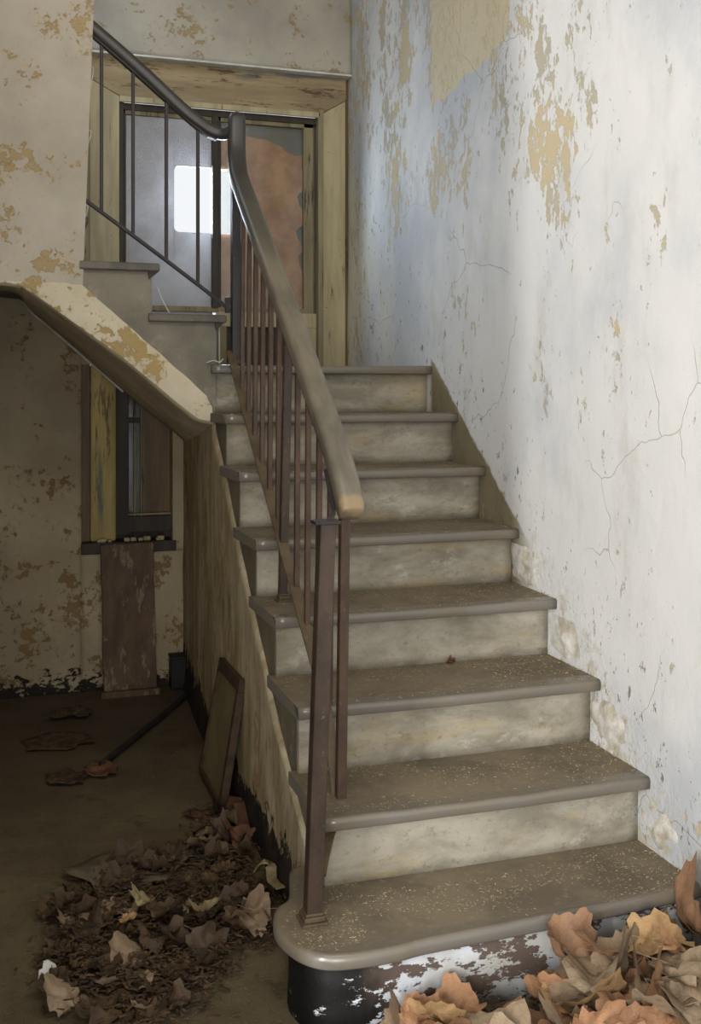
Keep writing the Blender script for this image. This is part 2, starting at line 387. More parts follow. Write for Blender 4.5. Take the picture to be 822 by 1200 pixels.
def grid_wall(name, ori, u, v, nu, nv, mat, amp=.004, sc=2.5, thick=None, nrm=None, parent=None, hole=None):
    """a wall face from a grid, gently uneven; thick extrudes it backwards along -nrm"""
    ori, u, v = Vector(ori), Vector(u), Vector(v); nrm = Vector(nrm)
    vs = []; fs = []
    for j in range(nv+1):
        for i in range(nu+1):
            p = ori + u*(i/nu) + v*(j/nv)
            vs.append(p + nrm*(wob(p, amp, sc) + wob(p, amp*.35, sc*5)))
    for j in range(nv):
        for i in range(nu):
            a = j*(nu+1)+i; fs.append((a, a+1, a+nu+2, a+nu+1))
    if thick:
        k = len(vs); c = [ori, ori+u, ori+u+v, ori+v]
        vs += [p - nrm*thick for p in c]
        fs.append((k, k+3, k+2, k+1))
        bot = list(range(nu+1)); fs.append(tuple([k+1, k]+bot)[::-1])
        top = [nv*(nu+1)+i for i in range(nu+1)]; fs.append(tuple([k+2]+top[::-1]+[k+3])[::-1])
        lf = [j*(nu+1) for j in range(nv+1)]; fs.append(tuple([k]+[k+3]+lf[::-1]))
        rt = [j*(nu+1)+nu for j in range(nv+1)]; fs.append(tuple([k+2, k+1]+rt))
    me = bpy.data.meshes.new(name); me.from_pydata([tuple(p) for p in vs], [], fs)
    me.materials.append(mat); me.update()
    bm = bmesh.new(); bm.from_mesh(me); bmesh.ops.recalc_face_normals(bm, faces=bm.faces); bm.to_mesh(me); bm.free()
    me.polygons.foreach_set('use_smooth', [len(p.vertices) == 4 and i < nu*nv for i, p in enumerate(me.polygons)])
    return link(bpy.data.objects.new(name, me), parent)
def sweep(name, pts, prof, mat, parent=None, up=(0, 0, 1), smooth=True, cap=True, twist=None):
    """prof: 2-D outline (side, up) swept along pts"""
    pts = [Vector(p) for p in pts]; vs = []; fs = []; n = len(prof(0) if callable(prof) else prof); up = Vector(up)
    for i, p in enumerate(pts):
        d = (pts[min(i+1, len(pts)-1)] - pts[max(i-1, 0)]).normalized()
        s = d.cross(up)
        if s.length < .15 and twist: s = Vector(twist)
        s.normalize(); w = s.cross(d).normalized()
        pr = prof(i) if callable(prof) else prof
        for a, b in pr: vs.append(tuple(p + s*a + w*b))
    for i in range(len(pts)-1):
        for j in range(n): fs.append((i*n+j, i*n+(j+1) % n, (i+1)*n+(j+1) % n, (i+1)*n+j))
    if cap: fs.append(tuple(range(n))[::-1]); fs.append(tuple(range((len(pts)-1)*n, len(pts)*n)))
    me = bpy.data.meshes.new(name); me.from_pydata(vs, [], fs); me.materials.append(mat)
    bm = bmesh.new(); bm.from_mesh(me); bmesh.ops.recalc_face_normals(bm, faces=bm.faces); bm.to_mesh(me); bm.free()
    if smooth: me.polygons.foreach_set('use_smooth', [True]*len(me.polygons))
    return link(bpy.data.objects.new(name, me), parent)
def rrect(w, h, r, k=4):
    o = []
    for cx, cy, a0 in ((w/2-r, h/2-r, 0), (-w/2+r, h/2-r, 90), (-w/2+r, -h/2+r, 180), (w/2-r, -h/2+r, 270)):
        for i in range(k+1):
            a = R(a0+90*i/k); o.append((cx+r*math.cos(a), cy+r*math.sin(a)))
    return o
def circ(r, n=8): return [(r*math.cos(2*math.pi*i/n), r*math.sin(2*math.pi*i/n)) for i in range(n)]
def spline(P, k=6):
    P = [Vector(p) for p in P]; Q = [P[0]*2-P[1]] + P + [P[-1]*2-P[-2]]; o = []
    for i in range(1, len(Q)-2):
        a, b, c, d = Q[i-1:i+3]
        for j in range(k):
            t = j/k; o.append(.5*((2*b)+(c-a)*t+(2*a-5*b+4*c-d)*t*t+(-a+3*b-3*c+d)*t**3))
    return o+[P[-1]]

YB, YWIN, ZC = 2.67, 2.74, 3.55
def struct(o): o['kind'] = 'structure'; return o

# ------------------------------------------------------------------ the setting
def build_floor():
    vs, fs = [], []; nx, ny = 90, 130
    for j in range(ny+1):
        for i in range(nx+1):
            x = -3.2+4.2*i/nx; y = -3.8+6.7*j/ny
            vs.append((x, y, .006*noise.noise(Vector((x*3, y*3, 0)))-.004))
    for j in range(ny):
        for i in range(nx):
            a = j*(nx+1)+i; fs.append((a, a+1, a+nx+2, a+nx+1))
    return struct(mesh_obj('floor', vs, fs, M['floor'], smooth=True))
build_floor()
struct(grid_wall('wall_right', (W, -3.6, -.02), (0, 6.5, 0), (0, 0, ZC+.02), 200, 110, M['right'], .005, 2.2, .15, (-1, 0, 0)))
# back wall: left piece under the stairs, strip at the corner, sill, piece above the window
WX0, WX1, WZ0, WZ1 = -.39, .004, .592, 2.79
struct(grid_wall('wall_back', (-1.1, YB, -.02), (1.1+WX0, 0, 0), (0, 0, ZC+.02), 40, 120, M['back_low'], .004, 3, .16, (0, -1, 0)))
b = struct(grid_wall('wall_back_below_window', (WX0, YB, -.02), (WX1-WX0+.2, 0, 0), (0, 0, WZ0+.02), 30, 30, M['back_low'], .004, 3, .16, (0, -1, 0)))
struct(grid_wall('wall_back_corner', (WX1, YB, WZ0), (.09, 0, 0), (0, 0, 1.0-.21), 6, 30, M['back_low'], .002, 3, .16, (0, -1, 0)))
struct(grid_wall('wall_back_above_window', (WX0, YB, WZ1), (W-WX0, 0, 0), (0, 0, ZC-WZ1), 60, 40, M['back_top'], .005, 3, .16, (0, -1, 0)))
struct(box('wall_left_blocker', -.90, -.76, -.62, YB, -.02, ZC, M['upper_left']))  # unseen wall added to block the daylight and cut its shadow edge
struct(box('ceiling', -3.2, W+.2, -3.8, 3.45, ZC, ZC+.1, M['soffit']))
# ceiling of the space below the upper landing
# wall enclosing the upper flight on the near side, with a slightly leaning free edge
def upper_wall():
    nu, nv = 16, 60; vs = []; fs = []
    y0 = 1.690
    for j in range(nv+1):
        z = 1.668+(ZC-1.668)*j/nv
        xr = -.437+.037*(z-1.68)/.97
        for i in range(nu+1):
            x = -.80+(xr+.80)*i/nu
            vs.append((x, y0+wob((x, y0, z), .004, 3), z))
    for j in range(nv):
        for i in range(nu):
            a = j*(nu+1)+i; fs.append((a, a+1, a+nu+2, a+nu+1))
    k = len(vs); zt = ZC; xt = -.437+.037*(ZC-1.68)/.97
    vs += [(-.8, 1.80, 1.668), (-.437, 1.80, 1.668), (xt, 1.80, zt), (-.8, 1.80, zt)]
    fs.append((k, k+3, k+2, k+1))
    rt = [j*(nu+1)+nu for j in range(nv+1)]; fs.append(tuple(rt+[k+2, k+1])[::-1])
    bt = list(range(nu+1)); fs.append(tuple(bt[::-1]+[k, k+1]))
    return struct(mesh_obj('wall_upper_left', vs, fs, M['upper_left']))
upper_wall()
for z, l in ((2.40, .09), (2.19, .06), (1.93, .05)):
    xe = -.437+.037*(z-1.68)/.97
    pts = spline([(xe+.002, 1.775, z+l/2), (xe+.012, 1.77, z+l*.42), (xe+.008, 1.775, z), (xe+.001, 1.775, z-l*.4), (xe-.002, 1.775, z-l/2)], 4)
    o = sweep('cable_loop', pts, circ(.0022, 6), M['white'])
    tag(o, {2.40: 'uppermost thin pale wire loop on edge of upper left wall', 2.19: 'middle short pale wire loop on edge of upper left wall', 1.93: 'lowest short wire loop on upper left wall edge by the step'}[z], 'wire', 'wire loops on the wall edge')

struct(box('lit_ledge_1', WX0, W, YB+.002, YWIN+.03, 2.781, 2.7905, M['white'], None, .002))  # added white strip that paints the lit underside of the window header
# ------------------------------------------------------------------ tall window behind the landing
win = empty('window_1', (.2, YWIN, WZ0), 'tall old timber window with peeling yellowed casing behind the landing', 'window'); win['kind'] = 'structure'
def wpart(name, x0, x1, y0, y1, z0, z1, mat, b=.003, par=win):
    o = box(name, x0, x1, y0, y1, z0, z1, M[mat], None, b); keep(o, win); return o
y = YWIN
for poly in ([(-.352, 1.42), (-.224, 1.42), (-.224, 2.611), (-.352, 2.679)], [(.716, 1.38), (.826, 1.38), (.826, 2.677), (.716, 2.610)]):
    bm = prism(poly, 'Y', y-.02, y+.05); bev(bm, .003); keep(bm_obj('casing', bm, M['casing']), win)
bm = prism([(-.352, 2.79), (-.352, 2.681), (-.222, 2.612), (.716, 2.612), (.83, 2.681), (.83, 2.79)], 'Y', y-.02, y+.05); bev(bm, .004)
keep(bm_obj('head_casing', bm, M['casing_top']), win)
keep(bm_obj('corner_filler', box_bm(.826, .845, y-.005, y+.05, 1.38, 2.79), M['board_dark']), win)
keep(bm_obj('corner_filler', box_bm(-.395, -.352, y-.005, y+.05, 1.42, 2.79), M['casing']), win)
wpart('bead', .690, .716, y-.03, y+.03, 1.38, 2.625, 'sash')
wpart('bead', -.224, -.204, y-.012, y+.03, 1.42, 2.612, 'sash_dark')
wpart('bead', -.224, .700, y-.030, y-.015, 2.586, 2.612, 'casing')
wpart('dark_rebate', -.21, .69, y+.002, y+.05, 2.560, 2.590, 'sash_dark', .001)
# casements
for (x0, x1, nm) in ((-.204, .222, 'l'), (.222, .678, 'r')):
    tall = (1.685, 2.572)
    sash = bpy.data.objects.new('casement', None)   # container for the leaf of the window
    o = box('casement', x0, x1, y+.012, y+.045, tall[1]-.03, tall[1], M['sash'], None, .003); keep(o, win)
    casement = o
    def sub(name, x0_, x1_, z0_, z1_, mat, y0_=y+.012, y1_=y+.045, b=.003):
        q = box(name, x0_, x1_, y0_, y1_, z0_, z1_, M[mat], None, b)
        q.parent = casement; q.matrix_parent_inverse = Matrix.Translation(-Vector(win.location)); 
        q.matrix_parent_inverse = Matrix.Identity(4); return q
    if nm == 'l':
        sub('stile', x0, x0+.012, tall[0], tall[1], 'sash_dark'); sub('stile', x1-.028, x1-.001, tall[0], tall[1], 'sash_dark', y-.004)
    else:
        sub('stile', x1-.048, x1, tall[0], tall[1], 'sash'); sub('stile', x0+.001, x0+.016, tall[0], tall[1], 'sash_dark')
    sub('bottom_rail', x0, x1, tall[0]-.02, tall[0]+.005, 'sash')
    bpy.data.objects.remove(sash)
# panes: left frosted with a rectangular hole, right clear glass before torn hardboard
HX0, HX1, HZ0, HZ1 = .024, .350, 2.028, 2.328
def holed(x0, x1, z0, z1, yy, th, name, mat, hx0, hx1, hz0, hz1):
    bm = bmesh.new(); r = .022
    out = [(x0, z0), (x1, z0), (x1, z1), (x0, z1)]
    box_bm(x0, hx0, yy, yy+th, z0, z1, bm) if hx0 > x0 else None
    if hx1 < x1: box_bm(hx1, x1, yy, yy+th, z0, z1, bm)
    a, b_ = max(x0, hx0), min(x1, hx1)
    box_bm(a, b_, yy, yy+th, z0, hz0, bm); box_bm(a, b_, yy, yy+th, hz1, z1, bm)
    for cx, cz, sx, sz in ((hx0, hz0, 1, 1), (hx0, hz1, 1, -1), (hx1, hz0, -1, 1), (hx1, hz1, -1, -1)):
        if not (x0 <= cx <= x1): continue
        pts = [(cx, cz)] + [(cx+sx*(r-r*math.sin(t)), cz+sz*(r-r*math.cos(t))) for t in (0, R(22), R(45), R(68), R(90))]
        prism(pts, 'Y', yy, yy+th, bm)
    o = bm_obj(name, bm, mat); keep(o, win); return o
holed(-.194, .20, 1.42, 2.56, y+.025, .006, 'frosted_pane', M['frost'], HX0, .5, HZ0, HZ1)
def torn_board():
    """ragged sheet of brown hardboard behind the right casement, cut away beside the hole"""
    pts = [(.236, 1.42), (.66, 1.42), (.655, 1.6), (.640, 1.72), (.655, 1.80), (.61, 1.93), (.632, 1.97), (.60, 2.06), (.64, 2.10), (.625, 2.17), (.605, 2.22), (.635, 2.26), (.63, 2.42), (.60, 2.415), (.56, 2.425), (.52, 2.455), (.47, 2.475), (.40, 2.485), (.33, 2.49), (.28, 2.47), (.236, 2.48), (.236, HZ1), (HX1, HZ1), (HX1, HZ0), (.236, HZ0)]
    q = []
    for i, p in enumerate(pts):
        n_ = pts[(i+1) % len(pts)]; q.append(p)
        if 3 <= i <= 18:
            for t in (.33, .66):
                q.append((p[0]+(n_[0]-p[0])*t+random.uniform(-.006, .006), p[1]+(n_[1]-p[1])*t+random.uniform(-.006, .006)))
    bm = prism(q, 'Y', y+.036, y+.041)
    o = bm_obj('torn_hardboard', bm, M['brown_board']); keep(o, win)
torn_board()
wpart('glass_pane', .236, .632, y+.026, y+.029, 1.69, 2.545, 'clear', 0)
holed(.222, .70, .62, 2.60, y+.060, .006, 'grey_backing', M['blind'], .0, HX1, HZ0, HZ1)
# lower part at the landing right and below the landing
wpart('lower_rail', .222, .69, y+.005, y+.05, 1.600, 1.668, 'casing')
wpart('lower_stile', .640, .69, y+.005, y+.05, 1.38, 1.60, 'casing')
wpart('lower_stile', .232, .262, y+.005, y+.05, 1.38, 1.60, 'sash')
wpart('lower_panel', .262, .640, y+.030, y+.05, 1.38, 1.60, 'sash_dark')
wpart('casing', -.350, -.238, y-.025, y+.05, .64, 1.42, 'casing_low', .012)
wpart('corner_filler', -.395, -.350, y+.0, y+.05, .60, 1.42, 'board_dark', .001)
wpart('dark_rebate', -.238, -.180, y+.005, y+.05, .66, 1.42, 'sash_dark', .002)
wpart('mullion', -.158, -.150, y+.012, y+.05, .74, 1.42, 'sash', .002)
wpart('mullion', -.128, -.122, y+.010, y+.05, .74, 1.42, 'sash', .002)
wpart('glazing_bar', -.180, -.122, y+.012, y+.04, 1.16, 1.185, 'sash_dark', .002)
wpart('glass_pane', -.182, -.122, y+.030, y+.033, .74, 1.42, 'clear', 0)
wpart('grey_backing', -.182, -.118, y+.046, y+.052, .74, 1.42, 'blind', 0)
wpart('back_board', -.395, .03, y+.054, y+.062, .58, 1.415, 'sash_dark', 0)
wpart('brown_panel', -.120, .02, y+.025, y+.045, .74, 1.42, 'board_dark', .001)
wpart('bottom_rail', -.182, .02, y+.005, y+.05, .672, .742, 'sash_dark')
wpart('bottom_rail', -.182, .02, y-.008, y+.02, .748, .757, 'sash', .001)
wpart('sill', -.392, .02, YB-.004, y+.05, .592, .640, 'sash_dark', .004)
for k in range(9):
    a = random.uniform(-.33, -.01); s = random.uniform(.008, .02)
    wpart('crumb', a, a+s*1.6, YB+.012, YB+.03+s, .640, .640+s, 'flake' if k % 3 else 'casing', s*.3)

# ------------------------------------------------------------------ lower flight
st = empty('staircase', (0, 0, 0), 'straight flight of eight worn cement steps rising along the right wall', 'staircase')
# profile of the solid core (y, z)
prof = [(.09, 0)]
for k in range(1, 9):
    yk = (k-1)*T+NOSE+.02 if k > 1 else .09
    prof += [(yk, (k-1)*H if k > 1 else 0), (yk, k*H-.031)]
prof = prof[1:]
prof += [(YWIN-.06, 8*H-.031), (YWIN-.06, 1.24), (1.70, 1.20), (1.70, 0)]
core = prism(prof, 'X', .024, W+.004)
bm_obj('stair_body', core, M['cement_side'], st)
def slab(name, x0, x1, y0, y1, z0, z1, mat, parent, r=.011, nx=24, seed=0, bow=.006, clip_left=.0):
    """tread slab with a rounded, slightly worn nosing: cross-section swept along x"""
    h = z1-z0; sec = [(y1, z0), (y1, z1)]
    m = 5
    for i in range(m+1):
        a = R(90*i/m); sec.append((y0+r-r*math.sin(a), z1-r+r*math.cos(a)))
    for i in range(1, 4):
        a = R(90*i/3); sec.append((y0+r*.7-r*.7*math.cos(a), z0+r*.7-r*.7*math.sin(a)))
    vs = []; fs = []; n = len(sec)
    for i in range(nx+1):
        t = i/nx; x = x0+(x1-x0)*t
        for j, (yy, zz) in enumerate(sec):
            front = (yy < y0+.06)
            b_ = -bow*math.sin(math.pi*t) if front else 0
            dz = (-.003*math.sin(math.pi*min(1, t*1.1)) + .0016*noise.noise(Vector((x*9, seed, 0)))) if zz > (z0+z1)/2 and front else 0
            dy = .0022*noise.noise(Vector((x*13, seed+5, zz*20))) if front else 0
            xx = x
            if i == 0 and front: xx = x0+.006
            vs.append((xx, yy+b_+dy, zz+dz))
    for i in range(nx):
        for j in range(n): fs.append((i*n+j, (i+1)*n+j, (i+1)*n+(j+1) % n, i*n+(j+1) % n))
    fs.append(tuple(range(n))); fs.append(tuple(range(nx*n, nx*n+n))[::-1])
    o = mesh_obj(name, vs, fs, mat, parent)
    bm = bmesh.new(); bm.from_mesh(o.data); bmesh.ops.recalc_face_normals(bm, faces=bm.faces); bm.to_mesh(o.data); bm.free()
    sm = [p.normal.y < -.02 and abs(p.normal.x) < .6 for p in o.data.polygons]
    o.data.polygons.foreach_set('use_smooth', sm)
    return o
ZK = {2: .350, 3: .529, 4: .700, 5: .873, 6: 1.051, 7: 1.225, 8: 1.398}
YK = {2: .238, 3: .471, 4: .712, 5: .953, 6: 1.196, 7: 1.425, 8: 1.674}
for k in range(2, 8):
    slab('tread', 0.0, W+.002, YK[k], k*T+NOSE+.02, ZK[k]-.031, ZK[k], M['tread'], st, seed=k*3)
slab('landing', -.0, W+.002, YK[8], YWIN-.075, ZK[8]-.031, ZK[8], M['tread'], st, seed=30)
for k in range(2, 9):
    z0 = ZK[k-1] if k > 2 else .175; y0 = YK[k]+NOSE
    bm = bmesh.new(); nx = 16; vs = []
    o = grid_wall('riser', (.0205, y0, z0-.002), (W-.0205, 0, 0), (0, 0, ZK[k]-.031-z0+.003), 24, 5, M['riser'], .0022, 5, .02, (0, -1, 0), st)
# first step: wide slab with a rounded left end
def bull(zt, zb, inset, mat, name, r=.012):
    out = [(-.035, .40), (-.069, .275), (-.105, .238), (-.124, .190), (-.128, .130), (-.106, .058), (-.060, .010), (.017, -.006), (.10, -.004), (.163, .004), (.386, .012), (.658, .024), (.8436, .038)]
    P = spline([(a, b_, 0) for a, b_ in out], 5)
    P = [Vector((p.x, p.y)) for p in P]
    P = P + [Vector((W+.003, .40))]
    P2 = []
    c = Vector((.0, .18))
    n = len(P)
    def off(i, d):
        if i >= n-2: return Vector((P[i].x, P[i].y+(d if i == n-2 else 0)))
        a = P[max(0, i-1)]; b_ = P[min(n-2, i+1)]; t = (b_-a).normalized(); nr = Vector((-t.y, t.x))
        q = P[i]+nr*d
        if i == 0: q = Vector((P[0].x+d, P[0].y))
        return q
    rings = []
    for (dd, z) in ((r, zt), (r*.6, zt-.001), (r*.25, zt-r*.35), (0, zt-r), (0, zb+r*.6), (r*.4, zb+.002), (r, zb)) if inset is None else ((inset, zt), (inset, (zt+zb)*.66), (inset, (zt+zb)/3), (inset-.002, zb)):
        rings.append([(off(i, dd).x, off(i, dd).y, z) for i in range(n)])
    vs = [p for r_ in rings for p in r_]; fs = []
    if inset is not None:
        vs = [(x+wob((x, y_, z), .004, 8) if i % n < n-3 else x, y_+wob((x, y_, z), .004, 8, 4) if i % n < n-3 else y_, z) for i, (x, y_, z) in enumerate(vs)]
    for a in range(len(rings)-1):
        for i in range(n): fs.append((a*n+i, a*n+(i+1) % n, (a+1)*n+(i+1) % n, (a+1)*n+i))
    fs.append(tuple(range(n))[::-1]); fs.append(tuple(range((len(rings)-1)*n, len(rings)*n)))
    o = mesh_obj(name, vs, fs, mat, st)
    bm = bmesh.new(); bm.from_mesh(o.data); bmesh.ops.recalc_face_normals(bm, faces=bm.faces); bm.to_mesh(o.data); bm.free()
    o.data.polygons.foreach_set('use_smooth', [len(p.vertices) == 4 for p in o.data.polygons])
    return o
o = bull(.175, .142, None, M['tread'], 'bullnose_tread', .012)
o = bull(.143, -.01, .032, M['base'], 'bottom_riser'); o['label'] = 'bottom riser with flaked black and white paint'
# plastered side of the flight
sidep = [(.20, -.01), (2.67, -.01), (2.67, 1.255), (1.72, 1.195), (1.739, 1.184), (1.476, 1.005), (1.328, .872), (1.103, .690), (.916, .545), (.83, .485), (.73, .400), (.488, .240), (.33, .150), (.20, .12)]
def side_wall():
    bm = bmesh.new()
    # columns along y, following the upper outline
    def top(yy):
        if yy >= 1.73: return 1.195+(yy-1.73)*.06
        pts = [(.18, .08), (.33, .150), (.488, .245), (.73, .400), (.83, .475), (.916, .545), (1.103, .685), (1.328, .862), (1.476, .995), (1.73, 1.185)]
        for (a, b_), (c, d) in zip(pts, pts[1:]):
            if a <= yy <= c: return b_+(d-b_)*(yy-a)/(c-a)
        return .08
    ny, nz = 110, 34; vs = []; fs = []
    for i in range(ny+1):
        yy = .18+(2.68-.18)*i/ny; tz = top(yy)+.006*noise.noise(Vector((yy*14, 0, 3)))
        xo = .012+.04*max(0, (yy-1.7))
        for j in range(nz+1):
            z = -.01+(tz+.01)*j/nz
            xx = xo+wob((0, yy, z), .004, 4)-.010*max(0, 1-z/.10)*(1 if yy > .3 else 0)
            if j == nz: xx = xo+.006
            vs.append((xx, yy, z))
        vs.append((.0265+.04*max(0, (yy-1.7)), yy, tz+.002))
    n = nz+2
    for i in range(ny):
        for j in range(n-1): fs.append((i*n+j, i*n+j+1, (i+1)*n+j+1, (i+1)*n+j))
    fs.append(tuple(range(n)))
    k = len(vs)
    o = mesh_obj('side_plaster', vs, fs, M['side'], st, True)
    o['label'] = 'streaked tan plaster side'
    return o
side_wall()
bm = prism([(1.70, 0), (2.68, 0), (2.68, 1.25), (1.70, 1.20)], 'X', .075, W); bm_obj('landing_support', bm, M['cement_side'], st)

def mortar_lump(k):
    y0, y1, z0, z1 = YK[k]-.01, YK[k]+NOSE+.10, ZK[k]-.04-H+.005, ZK[k]-.02
    ny, nz = 14, 14; vs = []; fs = []
    for j in range(nz+1):
        for i in range(ny+1):
            u, v = i/ny, j/nz
            yy = y0+.05+(y1-y0-.05)*u-.05*(1-v)*(1-u)*0; z = ZK[k]-H+.001+(H-.05)*v
            yy = YK[k]-.16+.21*u+.04*v
            e = max(0, math.sin(math.pi*min(1, u*.98+.01)))*max(0, math.sin(math.pi*min(.98, v*.85+.02)))
            vs.append((W+.004-.016*e*(.7+.9*noise.noise(Vector((yy*22, z*22, k)))), yy, z))
    for j in range(nz):
        for i in range(ny):
            a = j*(ny+1)+i; fs.append((a, a+1, a+ny+2, a+ny+1))
    mesh_obj('mortar_patch', vs, fs, M['mortar'], st, True)
for k in (2, 3, 4, 5): mortar_lump(k)

# ------------------------------------------------------------------ upper flight, rising to the left
uf = empty('upper_stair_flight', (0, 1.7, 1.2), 'upper flight of cement steps turning left above a sloping plaster soffit', 'staircase')
z8, z9, z10, z11, z12 = 1.398, 1.575, 1.750, 1.925, 2.10
x9, x10, x11, x12 = .060, -.176, -.412, -.648
ri = .034
prof = [(.024, 1.20), (.024, z8-.031), (x9-ri, z8-.031), (x9-ri, z9-.028), (x10-ri+.008, z9-.028), (x10-ri+.008, z10-.028), (x11-ri, z10-.028), (x11-ri, z11-.028),
        (x12-ri, z11-.028), (x12-ri, z12-.03), (-.80, z12-.03), (-.80, 1.70), (-.65, 1.69), (-.597, 1.665), (-.3, 1.45)]
bm = prism(prof, 'Y', 1.704, 2.60); keep(bm_obj('flight_body', bm, M['cement']), uf)
def step_up(name, xr, xl, z, mat='tread', y0=1.682):
    # built as a slab running along y, nosing toward +x
    h = .028; r = .008; vs = []; fs = []; sec = [(xl, z-h), (xl, z)]
    for i in range(5):
        a = R(90*i/4); sec.append((xr-r+r*math.sin(a), z-r+r*math.cos(a)))
    sec.append((xr, z-h+.003)); sec.append((xr-.004, z-h))
    n = len(sec); ys = [y0, y0+.004]+[y0+.018+(2.60-y0-.018)*i/10 for i in range(11)]
    for i, yy in enumerate(ys):
        for (a, b_) in sec:
            ins = .004 if i == 0 else 0
            vs.append((a-ins*(a > xl), yy, b_-ins*(b_ > z-h/2)+(ins if b_ < z-h/2 else 0)+.001*noise.noise(Vector((yy*8, a*9, z)))))
    for i in range(len(ys)-1):
        for j in range(n): fs.append((i*n+j, (i+1)*n+j, (i+1)*n+(j+1) % n, i*n+(j+1) % n))
    fs.append(tuple(range(n))); fs.append(tuple(range((len(ys)-1)*n, len(ys)*n))[::-1])
    o = mesh_obj(name, vs, fs, M[mat])
    bm = bmesh.new(); bm.from_mesh(o.data); bmesh.ops.recalc_face_normals(bm, faces=bm.faces); bm.to_mesh(o.data); bm.free()
    o.data.materials[0] = M['upper_tread']; keep(o, uf); return o
step_up('tread', x9, x10-.038, z9); step_up('tread', x10, x11-.035, z10); step_up('tread', x11, x12-.035, z11, y0=1.815)
# small moulding under the nosings
for xr, z in ((x9, z9), (x10, z10)):
    bm = prism([(xr-.008, z-.028), (xr-.040, z-.028), (xr-.036, z-.055), (xr-.026, z-.045)], 'Y', 1.692, 2.60); keep(bm_obj('nosing_moulding', bm, M['sash_dark']), uf)
# pale plaster stringer band
def stringer():
    up = [(.010, 1.268), (-.10, 1.368), (-.437, 1.665), (-.437, 1.673), (-.80, 1.673)]
    lo = [(.004, 1.196), (-.04, 1.205), (-.10, 1.25), (-.30, 1.417), (-.597, 1.632), (-.64, 1.655), (-.68, 1.664), (-.80, 1.668)]
    def at(P, x):
        for (a, b_), (c, d) in zip(P, P[1:]):
            if c <= x <= a and a != c: return b_+(d-b_)*(x-a)/(c-a)
        return P[-1][1]
    nx, nz = 80, 10; vs = []; fs = []
    y0 = 1.690
    for i in range(nx+1):
        x = .009-(.809)*i/nx
        u_, l_ = at(up, min(x, .010)), at(lo, min(x, .004))
        if i < 2: u_ -= .012*(2-i)
        for j in range(nz+1):
            z = l_+(u_-l_)*j/nz
            vs.append((x, y0-.004*math.sin(math.pi*j/nz)+wob((x, 0, z), .004, 12), z+(.004*noise.noise(Vector((x*20, 3, 0))) if j == nz and x > -.42 else 0)))
        vs.append((x, y0+.03, u_)); vs.append((x, y0+.03, l_))
    n = nz+3
    for i in range(nx):
        for j in range(n): fs.append((i*n+j, i*n+(j+1) % n, (i+1)*n+(j+1) % n, (i+1)*n+j))
    fs.append(tuple(range(n)))
    o = mesh_obj('stringer', vs, fs, M['stringer'])
    bm = bmesh.new(); bm.from_mesh(o.data); bmesh.ops.recalc_face_normals(bm, faces=bm.faces); bm.to_mesh(o.data); bm.free()
    keep(o, uf); o['label'] = 'pale plaster stringer with ochre flaking'
stringer()
def soffit():
    nearp = [(.02, 1.192), (-.04, 1.203), (-.10, 1.248), (-.30, 1.415), (-.597, 1.630), (-.64, 1.652), (-.68, 1.661), (-.80, 1.665)]
    farp = [(.06, 1.07), (-.0, 1.125), (-.10, 1.205), (-.247, 1.334), (-.516, 1.572), (-.60, 1.645), (-.656, 1.720), (-.80, 1.728)]
    A = spline([(a, 1.70, b_) for a, b_ in nearp], 6); B = spline([(a, 2.635, b_) for a, b_ in farp], 6)
    nx = len(A); ny = 14; vs = []; fs = []
    for i in range(nx):
        for j in range(ny+1):
            t = j/ny; p = A[i].lerp(B[i], t); p.z += -.012*math.sin(math.pi*t)+wob(p, .004, 5); vs.append(tuple(p))
    for i in range(nx-1):
        for j in range(ny):
            a = i*(ny+1)+j; fs.append((a, a+1, a+ny+2, a+ny+1))
    o = mesh_obj('soffit', vs, fs, M['soffit'], smooth=True); keep(o, uf)
    md = o.modifiers.new('t', 'SOLIDIFY'); md.thickness = .02; md.offset = 1
    Bs = [p+Vector((0, -.002, -.004)) for p in B if -.66 < p.x < -.19]
    o2 = sweep('lit_soffit_edge', Bs, rrect(.012, .012, .004, 2), M['white'], smooth=False); keep(o2, uf)  # pale bead standing in for window light along the far soffit edge
soffit()

# ------------------------------------------------------------------ railing
rl = empty('stair_railing', (.085, .15, .175), 'brown iron stair railing with thick worn wooden handrail turning at the landing', 'railing')
XR = .085
def bar(name, p0, p1, w, mat, d=None, b=.0015):
    d = d or w; p0, p1 = Vector(p0), Vector(p1)
    o = sweep(name, [p0, p0.lerp(p1, .5), p1], rrect(w, d, b, 1), M[mat], up=(0, 1, 0), smooth=False); keep(o, rl); return o
def railz(yy):       # centre height of the handrail above the flight
    P = [(.28, 1.02), (.306, 1.046), (.353, 1.099), (.481, 1.215), (.799, 1.460), (1.075, 1.665), (1.42, 1.924), (1.637, 2.10), (1.70, 2.14)]
    for (a, b_), (c, d) in zip(P, P[1:]):
        if a <= yy <= c: return b_+(d-b_)*(yy-a)/(c-a)
    return P[-1][1]
def strapz(yy): return .735*(yy-.70)+.712
for yy in (1.513, 1.413, 1.310, 1.205, 1.100, .993, .777, .667, .560, .459):
    bar('baluster', (XR-.004, yy, strapz(yy)), (XR, yy, railz(yy)-.028), .0145, 'iron')
